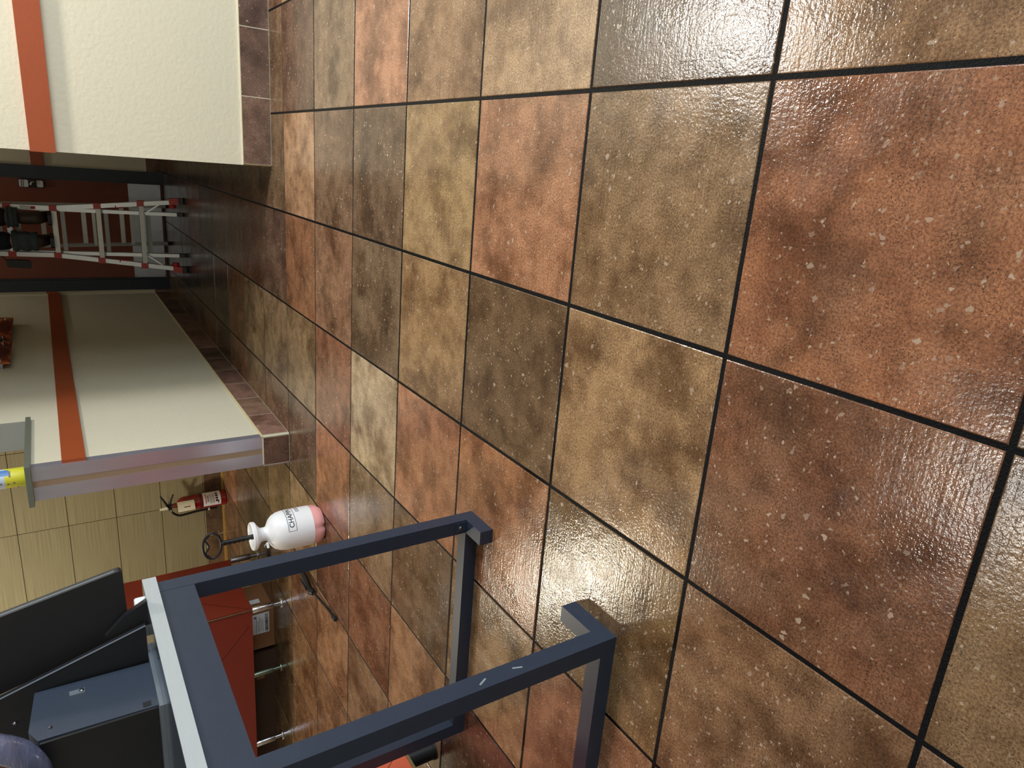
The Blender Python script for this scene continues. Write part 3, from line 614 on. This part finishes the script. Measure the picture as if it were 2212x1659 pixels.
# hose, nut, shut-off grip and wand
mesh_obj('hose_nut', tube_bm([(-0.06, 0.03, 0.232), (-0.085, 0.045, 0.244), (-0.105, 0.055, 0.246)], [0.017, 0.019, 0.012], 14), M_RUBBER, sp_, True)
hp = [(-0.10, 0.053, 0.246), (-0.16, 0.12, 0.225), (-0.26, 0.35, 0.13), (-0.40, 0.70, 0.03), (-0.58, 1.02, 0.007), (-0.74, 1.02, 0.007), (-0.74, 0.80, 0.007), (-0.58, 0.55, 0.007), (-0.44, 0.38, 0.009), (-0.412, 0.26, 0.016)]
mesh_obj('hose', tube_bm(catmull(hp, 8), 0.0065, 10), M_RUBBER, sp_, True)
O = Vector((SX, SY, 0))
wd = [(-2.761, 2.945, 0.016), (-2.768, 2.90, 0.02), (-2.776, 2.84, 0.022), (-2.788, 2.79, 0.022), (-2.790, 2.765, 0.022), (-2.784, 2.735, 0.018)]
gr = mesh_obj('grip', tube_bm([Vector(p)-O for p in wd], [0.010, 0.014, 0.016, 0.014, 0.019, 0.012], 14), M_RUBBER, sp_, True)
box('trigger', -2.795, -2.783, 2.79, 2.89, 0.036, 0.043, M_BLACK, gr, bevel=0.002)
wn = mesh_obj('wand', tube_bm([Vector(p)-O for p in ((-2.785, 2.74, 0.016), (-2.765, 2.58, 0.010), (-2.750, 2.465, 0.009))], 0.0065, 10), M_RUBBER, sp_, True)
mesh_obj('nozzle', tube_bm([Vector(p)-O for p in ((-2.751, 2.47, 0.0115), (-2.749, 2.45, 0.0115), (-2.747, 2.435, 0.0115), (-2.746, 2.425, 0.0115))], [0.008, 0.0112, 0.0112, 0.009], 14), M_BLACK, wn, True)

# ------------------------------------------------------------------ fire extinguisher by the tiled wall
EX, EY = -3.285, 5.005
ex = thing('fire_extinguisher', 'red fire extinguisher with white labels standing against the beige tiled wall', 'extinguisher', (EX, EY, 0))
ER = 0.059
mesh_obj('cylinder', lathe_bm([(0, 0.004), (0.05, 0.0), (ER, 0.006), (ER, 0.295), (0.055, 0.318), (0.045, 0.336), (0.030, 0.348), (0.021, 0.353), (0.0, 0.353)], 40), M_EXT, ex, True)
mesh_obj('strap', lathe_bm([(ER+0.0005, 0.180), (ER+0.002, 0.180), (ER+0.002, 0.196), (ER+0.0005, 0.196)], 40), mat('dark_red_strap', (84, 12, 14), 0.5, noise=0.1, nscale=40), ex, True)
def curved_patch(name, r, a0, a1, z0, z1, material, parent, n=14, skew=0.0):
    bm = bmesh.new(); A = []; 
    for k in range(n+1):
        a = a0+(a1-a0)*k/n; A.append((bm.verts.new((r*math.cos(a), r*math.sin(a), z0+skew*k/n)), bm.verts.new((r*math.cos(a), r*math.sin(a), z1+skew*k/n))))
    for p, q in zip(A, A[1:]): bm.faces.new((p[0], q[0], q[1], p[1]))
    return mesh_obj(name, bm, material, parent, True)
D = math.radians
fc = D(-60)                                       # direction of the viewer side
l1 = curved_patch('paper_label', ER+0.0008, fc-D(55), fc+D(75), 0.045, 0.172, M_WHITE, ex); 
for k, (z, h, a, b, mt) in enumerate(((0.060, 0.006, -40, -15, M_INK), (0.066, 0.018, -25, 50, M_INK), (0.092, 0.004, -35, 40, M_REDTXT), (0.102, 0.004, -30, 45, M_GREYTXT), (0.112, 0.004, -35, 30, M_GREYTXT), (0.122, 0.004, -30, 40, M_GREYTXT), (0.134, 0.008, -20, 30, M_GREYTXT), (0.150, 0.006, -30, 45, M_REDTXT))):
    if h > 0.01:
        for q in range(4): curved_patch('pictogram', ER+0.0014, fc+D(a+q*19), fc+D(a+q*19+14), z, z+h, mt, l1, 4)
    else: curved_patch('print_bar', ER+0.0014, fc+D(a), fc+D(b), z, z+h, mt, l1, 8)
mesh_obj('neck', lathe_bm([(0.0, 0.350), (0.019, 0.350), (0.019, 0.372), (0.015, 0.380), (0.015, 0.395), (0, 0.395)], 20), mat('brass_brown', (120, 62, 50), 0.35, 0.6, noise=0.2, nscale=40), ex, True)
mesh_obj('valve_head', prism_bm(rounded([(-0.03, 0.388), (0.022, 0.388), (0.022, 0.412), (-0.03, 0.412)], 0.005), 'y', -0.013, 0.013), M_BLACK, ex)
for (z0, z1) in ((0.395, 0.41), (0.412, 0.462)):
    mesh_obj('lever', tube_bm([(-0.01, 0, z0), (0.03, 0, z0+(z1-z0)*0.35), (0.095, 0, z1 if z1 > 0.42 else 0.375)], [0.009, 0.009, 0.006], 8), M_BLACK, ex, True)
mesh_obj('hose', tube_bm(catmull([(-0.024, -0.012, 0.398), (-0.05, -0.02, 0.385), (-0.079, -0.02, 0.345), (-0.078, -0.02, 0.29), (-0.0705, -0.02, 0.22), (-0.0685, -0.02, 0.14), (-0.0685, -0.02, 0.07)], 8), 0.0085, 10), M_RUBBER, ex, True)
bm = bmesh.new(); tube_bm([(-0.068, -0.02, 0.125), (-0.068, -0.02, 0.137)], 0.0105, 12, bm); mesh_obj('hose_clip', bm, M_WHITE, ex, True)
bm = bmesh.new(); tube_bm([(-0.026, -0.013, 0.392), (-0.034, -0.016, 0.396)], 0.0115, 12, bm); mesh_obj('hose_fitting', bm, M_CHROME, ex, True)
tg = curved_patch('inspection_tag', ER+0.006, fc-D(62), fc+D(15), 0.232, 0.352, M_PAPER, ex, skew=0.006)
curved_patch('tag_print', ER+0.0068, fc-D(30), fc-D(20), 0.27, 0.281, M_REDTXT, tg, 3); curved_patch('tag_print', ER+0.0068, fc-D(28), fc-D(23), 0.285, 0.312, M_INK, tg, 3)
mesh_obj('seal_tag', prism_bm(rounded([(-0.012, 0.415), (0.012, 0.425), (0.004, 0.478), (-0.014, 0.472)], 0.004), 'y', -0.022, -0.0195), M_PAPER, ex)

# ------------------------------------------------------------------ cup on the ledge, posters
cp = thing('label_canister', 'yellow and pale blue labelled canister standing on the partition ledge', 'canister', (XP-0.055, YE+0.06, ZL+0.022))
mesh_obj('body', lathe_bm([(0, 0), (0.042, 0), (0.044, 0.004), (0.044, 0.078)], 36), M_YELLOW, cp, True)
mesh_obj('upper_label', lathe_bm([(0.044, 0.078), (0.044, 0.19), (0.0, 0.19)], 36), M_PALEBLUE, cp, True)
mesh_obj('lid', lathe_bm([(0.044, 0.19), (0.046, 0.191), (0.046, 0.215), (0.04, 0.222), (0, 0.222)], 36), M_WHITE, cp, True)
curved_patch('blue_panel', 0.0444, D(-52), D(-10), 0.062, 0.150, M_BLUE, cp)
curved_patch('print_bar', 0.0446, D(-62), D(-22), 0.055, 0.062, M_GREYTXT, cp)
for (z, a) in ((0.040, -104), (0.062, -108), (0.088, -102)):
    curved_patch('print_mark', 0.0446, D(a), D(a+9), z, z+0.008, M_GREYTXT, cp, 3)
curved_patch('print_spot', 0.0446, D(-152), D(-140), 0.028, 0.036, M_INK, cp, 3)
for k, (y0, y1, zb, lab) in enumerate(((4.86, 5.42, 1.256, 'food picture panel on metal standoffs, the nearer of the two on the partition'), (5.50, 6.20, 1.264, 'food picture panel on metal standoffs, the one closer to the door'))):
    po = thing('picture_panel', lab, 'picture', (XP+0.05, (y0+y1)/2, zb), 0, 'food pictures on the partition wall')
    pn = box('panel', XP+0.045, XP+0.053, y0, y1, zb, zb+0.6, M_FOOD, po, bevel=0.001)
    for y in (y0+0.05, y1-0.05):
        for z in (zb+0.05, zb+0.55):
            rod('standoff', (XP, y, z), (XP+0.062, y, z), 0.010, M_CHROME, po)

# ------------------------------------------------------------------ ladder
ld = thing('ladder', 'aluminium folding step ladder with red brackets in front of the door', 'ladder', (-1.385, 6.5, 0))
SL = 0.19; YL = 6.24
def fy(z): return YL+SL*z
RXr, RXl = -1.213, -1.557
for s, x0 in ((1, RXr), (-1, RXl)):
    beam('inner_rail', (x0, fy(0.045)+0.02, 0.045), (x0, fy(1.9)+0.02, 1.9), 0.028, 0.06, M_ALU, ld)
    f = beam('rail_foot', (x0, fy(0.0)+0.02, 0.0), (x0, fy(0.044)+0.02, 0.044), 0.03, 0.062, M_RUBBER, ld)
    xo = x0+s*0.102
    rl = [(xo, 0.10), (x0+s*0.045, 0.62), (x0+s*0.012, 0.94), (x0+s*0.010, 1.9)]
    for (xa, za), (xb, zb) in zip(rl, rl[1:]):
        beam('outer_rail', (xa, fy(za)-0.035, za), (xb, fy(zb)-0.035, zb), 0.034, 0.055, M_ALU, ld)
    xf = xo+s*0.012
    beam('shoe', (xf, fy(0.035)-0.035, 0.035), (xf-s*0.006, fy(0.105)-0.035, 0.105), 0.05, 0.07, M_LRED, ld, 0.004)
    beam('rubber_foot', (xf+s*0.002, fy(0.0)-0.035, 0.0), (xf, fy(0.036)-0.035, 0.036), 0.052, 0.075, M_RUBBER, ld, 0.004)
    mesh_obj('lock_knob', lathe_bm([(0, -0.014), (0.026, -0.014), (0.03, 0), (0.026, 0.014), (0, 0.014)], 16), M_LRED, ld, True, loc=at(ld, xf-s*0.045, fy(0.085)-0.04, 0.085)).rotation_euler = (0, PI/2, 0)
    beam('brace', (xf-s*0.02, fy(0.16)-0.035, 0.16), (x0-s*0.0, fy(0.30)-0.035, 0.29), 0.010, 0.012, M_ALU, ld, 0.001)
    for (z, xx) in ((0.315, xo-s*0.02), (0.62, x0+s*0.045), (0.92, x0+s*0.012), (1.22, x0+s*0.011), (1.52, x0+s*0.011)):
        beam('bracket', (xx, fy(z-0.025)-0.038, z-0.025), (xx, fy(z+0.025)-0.038, z+0.025), 0.044, 0.068, M_LRED, ld, 0.004)
    box('warning_sticker', xo-s*0.055-0.012, xo-s*0.055+0.012, fy(0.5)-0.0645, fy(0.5)-0.062, 0.44, 0.50, M_REDTXT, ld).rotation_euler = (0, -s*0.105, 0)
    beam('rear_rail', (x0, 7.08, 0.03), (x0, fy(1.9)+0.06, 1.9), 0.028, 0.055, M_ALU, ld)
    beam('rear_foot', (x0+s*0.0, 7.085, 0.0), (x0, 7.08, 0.031), 0.032, 0.06, M_RUBBER, ld)
box('instruction_sticker', RXr+0.01-0.013, RXr+0.01+0.013, fy(1.06)-0.066, fy(1.06)-0.0635, 0.96, 1.14, M_WHITE, ld)
box('print_bar', RXr+0.01-0.010, RXr+0.01+0.010, fy(1.06)-0.067, fy(1.06)-0.066, 1.01, 1.07, M_REDTXT, ld)
for (z, wx) in ((0.315, 0.07), (0.62, 0.035), (0.92, 0.0), (1.22, 0), (1.52, 0)):
    beam('rung', (RXl-wx, fy(z)-0.045, z), (RXr+wx, fy(z)-0.045, z), 0.034, 0.04, M_ALU, ld, 0.006, up=(0, 0, 1))
    beam('inner_rung', (RXl, fy(z)+0.022, z-0.056), (RXr, fy(z)+0.022, z-0.056), 0.030, 0.034, M_ALU2, ld, 0.006, up=(0, 0, 1))
def ry(z): return 7.08-(7.08-(fy(1.9)+0.06))*(z-0.03)/1.87
for z in (0.40, 0.70, 1.0, 1.3, 1.6):
    beam('rear_rung', (RXl, ry(z)-0.0, z), (RXr, ry(z), z), 0.034, 0.04, M_ALU, ld, 0.006, up=(0, 0, 1))
    beam('rear_rung', (RXl, ry(z-0.08)-0.02, z-0.075), (RXr, ry(z-0.08)-0.02, z-0.075), 0.026, 0.03, M_ALU, ld, 0.005, up=(0, 0, 1))
po = thing('tool_pouch', 'small black pouch hanging on the left rail of the ladder', 'pouch', (RXl-0.085, fy(1.16)-0.04, 1.11))
bm = prism_bm(rounded([(-0.04, 0.0), (0.022, 0.0), (0.03, 0.16), (-0.028, 0.16)], 0.02), 'y', -0.03, 0.03); mesh_obj('bag', bm, M_RUBBER, po, bevel=0.006)
rod('loop', (RXl-0.085, fy(1.16)-0.04, 1.25), (RXl-0.028, fy(1.28)-0.04, 1.30), 0.004, M_RUBBER, po)

# ------------------------------------------------------------------ person standing on the ladder, lower legs in view
def skinned(name, verts, edges, radii, material, parent, root=0, sub=2):
    me = bpy.data.meshes.new(name); me.from_pydata([tuple(v) for v in verts], edges, []); me.update()
    o = bpy.data.objects.new(name, me); COL.objects.link(o)
    md = o.modifiers.new('skin', 'SKIN'); md.use_smooth_shade = True
    sv = me.skin_vertices[0].data
    for k, r in enumerate(radii): sv[k].radius = (r, r) if not isinstance(r, tuple) else r; sv[k].use_root = (k == root)
    s = o.modifiers.new('sub', 'SUBSURF'); s.levels = sub; s.render_levels = sub
    dg = bpy.context.evaluated_depsgraph_get(); dg.update()
    m2 = bpy.data.meshes.new_from_object(o.evaluated_get(dg)); bpy.data.objects.remove(o)
    m2.materials.clear(); m2.materials.append(material); m2.name = name
    for p in m2.polygons: p.use_smooth = True
    o = bpy.data.objects.new(name, m2); COL.objects.link(o)
    if parent is not None: o.parent = parent
    return o
ZR = 0.945
PY = fy(0.92)-0.03
pe = thing('person', 'person in dark rolled trousers and brown boots standing on the ladder', 'person', (-1.37, PY, ZR))
xr, xl = 0.088, -0.092          # right and left foot
# ankles, knees, hips; arms reach for the ceiling
V_ = [(0, 0.02, 0.86), (0, 0.03, 1.02), (0, 0.03, 1.20), (0, 0.02, 1.36), (0, 0.03, 1.43), (0, 0.05, 1.50), (0, 0.05, 1.60), (0, 0.05, 1.67)]
R_ = [(0.15, 0.11), (0.14, 0.10), (0.155, 0.105), (0.12, 0.08), 0.055, 0.072, 0.082, 0.05]
E_ = [(0, 1), (1, 2), (2, 3), (3, 4), (4, 5), (5, 6), (6, 7)]
def chain(start, pts, rad):
    p = start
    for q, r in zip(pts, rad): V_.append(q); R_.append(r); E_.append((p, len(V_)-1)); p = len(V_)-1
    return p
for (sx, yf) in ((1, 0.0), (-1, 0.01)):
    fx = xr if sx > 0 else xl
    chain(0, [(sx*0.10, 0.02, 0.80), (sx*0.105, 0.03, 0.62), (fx*1.06, 0.03, 0.46), (fx, -0.005, 0.33), (fx, -0.02, 0.16), (fx, -0.03, 0.075), (fx, 0.05, 0.04), (fx, 0.14, 0.03)], [0.088, 0.078, 0.058, 0.058, 0.042, 0.036, 0.034, 0.028])
    h = chain(3, [(sx*0.16, 0.03, 1.36), (sx*0.27, 0.12, 1.34), (sx*0.22, 0.28, 1.52), (sx*0.20, 0.30, 1.58)], [0.06, 0.045, 0.032, 0.036])
    for f in range(4): chain(h, [(sx*(0.175+0.018*f), 0.315, 1.63), (sx*(0.175+0.018*f), 0.30, 1.668+0.004*(f % 2))], [0.0095, 0.008])
    chain(h, [(sx*0.165, 0.285, 1.60), (sx*0.152, 0.275, 1.63)], [0.010, 0.0085])
skinned('body', V_, E_, R_, M_SKIN, pe)
tv = [(0, 0.02, 0.90), (0, 0.02, 0.80)]; tr = [(0.168, 0.128), (0.165, 0.125)]; te = [(0, 1)]
for sx in (1, -1):
    fx = xr if sx > 0 else xl; p = 1
    zlow = 0.27 if sx > 0 else 0.25
    for q, r in (((sx*0.105, 0.02, 0.76), 0.10), ((sx*0.105, 0.03, 0.62), 0.092), ((fx*1.06, 0.03, 0.46), 0.078), ((fx*1.02, 0.0, 0.36), 0.080), ((fx, -0.01, zlow), 0.076)):
        tv.append(q); tr.append(r); te.append((p, len(tv)-1)); p = len(tv)-1
skinned('trousers', tv, te, tr, M_JEANS, pe)
for sx in (1, -1):
    fx = xr if sx > 0 else xl
    z0, z1 = (0.215, 0.29) if sx > 0 else (0.10, 0.27)
    n = 7; prof_ = []
    for k in range(n+1):
        t = k/n; prof_.append((0.070+0.006*math.sin(k*2.3)+(0.008*t), z0+(z1-z0)*t))
    bm = lathe_bm(prof_, 28, lambda th, z: 1+0.045*math.sin(5*th+30*z)+0.03*math.sin(9*th-50*z))
    c = mesh_obj('cuff', bm, M_CUFF, pe, True, loc=(fx, -0.015, 0)); c.modifiers.new('thick', 'SOLIDIFY').thickness = 0.006
    bo = skinned('boot', [(fx, -0.02, 0.235), (fx, -0.025, 0.15), (fx, -0.03, 0.07), (fx, 0.05, 0.055), (fx, 0.13, 0.045), (fx, 0.185, 0.04), (fx, -0.06, 0.045)], [(0, 1), (1, 2), (2, 3), (3, 4), (4, 5), (2, 6)], [0.058, 0.053, 0.052, 0.047, 0.046, 0.036, 0.04], M_BOOT, pe)
    mesh_obj('sole', prism_bm(rounded([(fx-0.045, -0.10), (fx+0.045, -0.10), (fx+0.053, 0.12), (fx+0.03, 0.215), (fx-0.03, 0.215), (fx-0.053, 0.12)], 0.02), 'z', -0.006, 0.022), M_RUBBER, bo)
skinned('shirt', [(0, 0.02, 0.88), (0, 0.03, 1.02), (0, 0.03, 1.20), (0, 0.02, 1.35), (0.165, 0.03, 1.36), (-0.165, 0.03, 1.36), (0.25, 0.10, 1.345), (-0.25, 0.10, 1.345)], [(0, 1), (1, 2), (2, 3), (3, 4), (3, 5), (4, 6), (5, 7)], [(0.172, 0.132), (0.16, 0.12), (0.175, 0.125), (0.13, 0.095), 0.075, 0.075, 0.062, 0.062], M_SHIRT, pe)
skinned('hair', [(0, 0.035, 1.52), (0, 0.02, 1.60), (0, 0.035, 1.67)], [(0, 1), (1, 2)], [0.07, 0.092, 0.07], M_HAIR, pe)
mesh_obj('nose', tube_bm([(0, 0.125, 1.60), (0, 0.148, 1.565), (0, 0.128, 1.558)], [0.007, 0.013, 0.010], 8), M_SKIN, pe, True)
for sx in (-1, 1):
    mesh_obj('eye', lathe_bm([(0, -0.008), (0.010, 0), (0, 0.008)], 10), M_WHITE, pe, True, loc=(sx*0.03, 0.122, 1.60))
    mesh_obj('ear', lathe_bm([(0, -0.03), (0.014, -0.012), (0.016, 0.012), (0, 0.03)], 10), M_SKIN, pe, True, loc=(sx*0.082, 0.05, 1.585))
mesh_obj('mouth', tube_bm([(-0.024, 0.118, 1.53), (0, 0.128, 1.528), (0.024, 0.118, 1.53)], 0.005, 8), mat('lips', (150, 84, 76), 0.5, noise=0.05, nscale=40), pe, True)

# ------------------------------------------------------------------ a stray white chip on the floor
bm = bmesh.new(); bmesh.ops.create_icosphere(bm, subdivisions=1, radius=0.004); bmesh.ops.scale(bm, vec=(1, 0.8, 0.5), verts=bm.verts)
tag(mesh_obj('floor_chip', bm, M_WHITE, loc=(-1.485, 0.893, 0.002)), 'tiny white chip lying on a brown tile near the table foot', 'debris')
print('tiles', nt_)
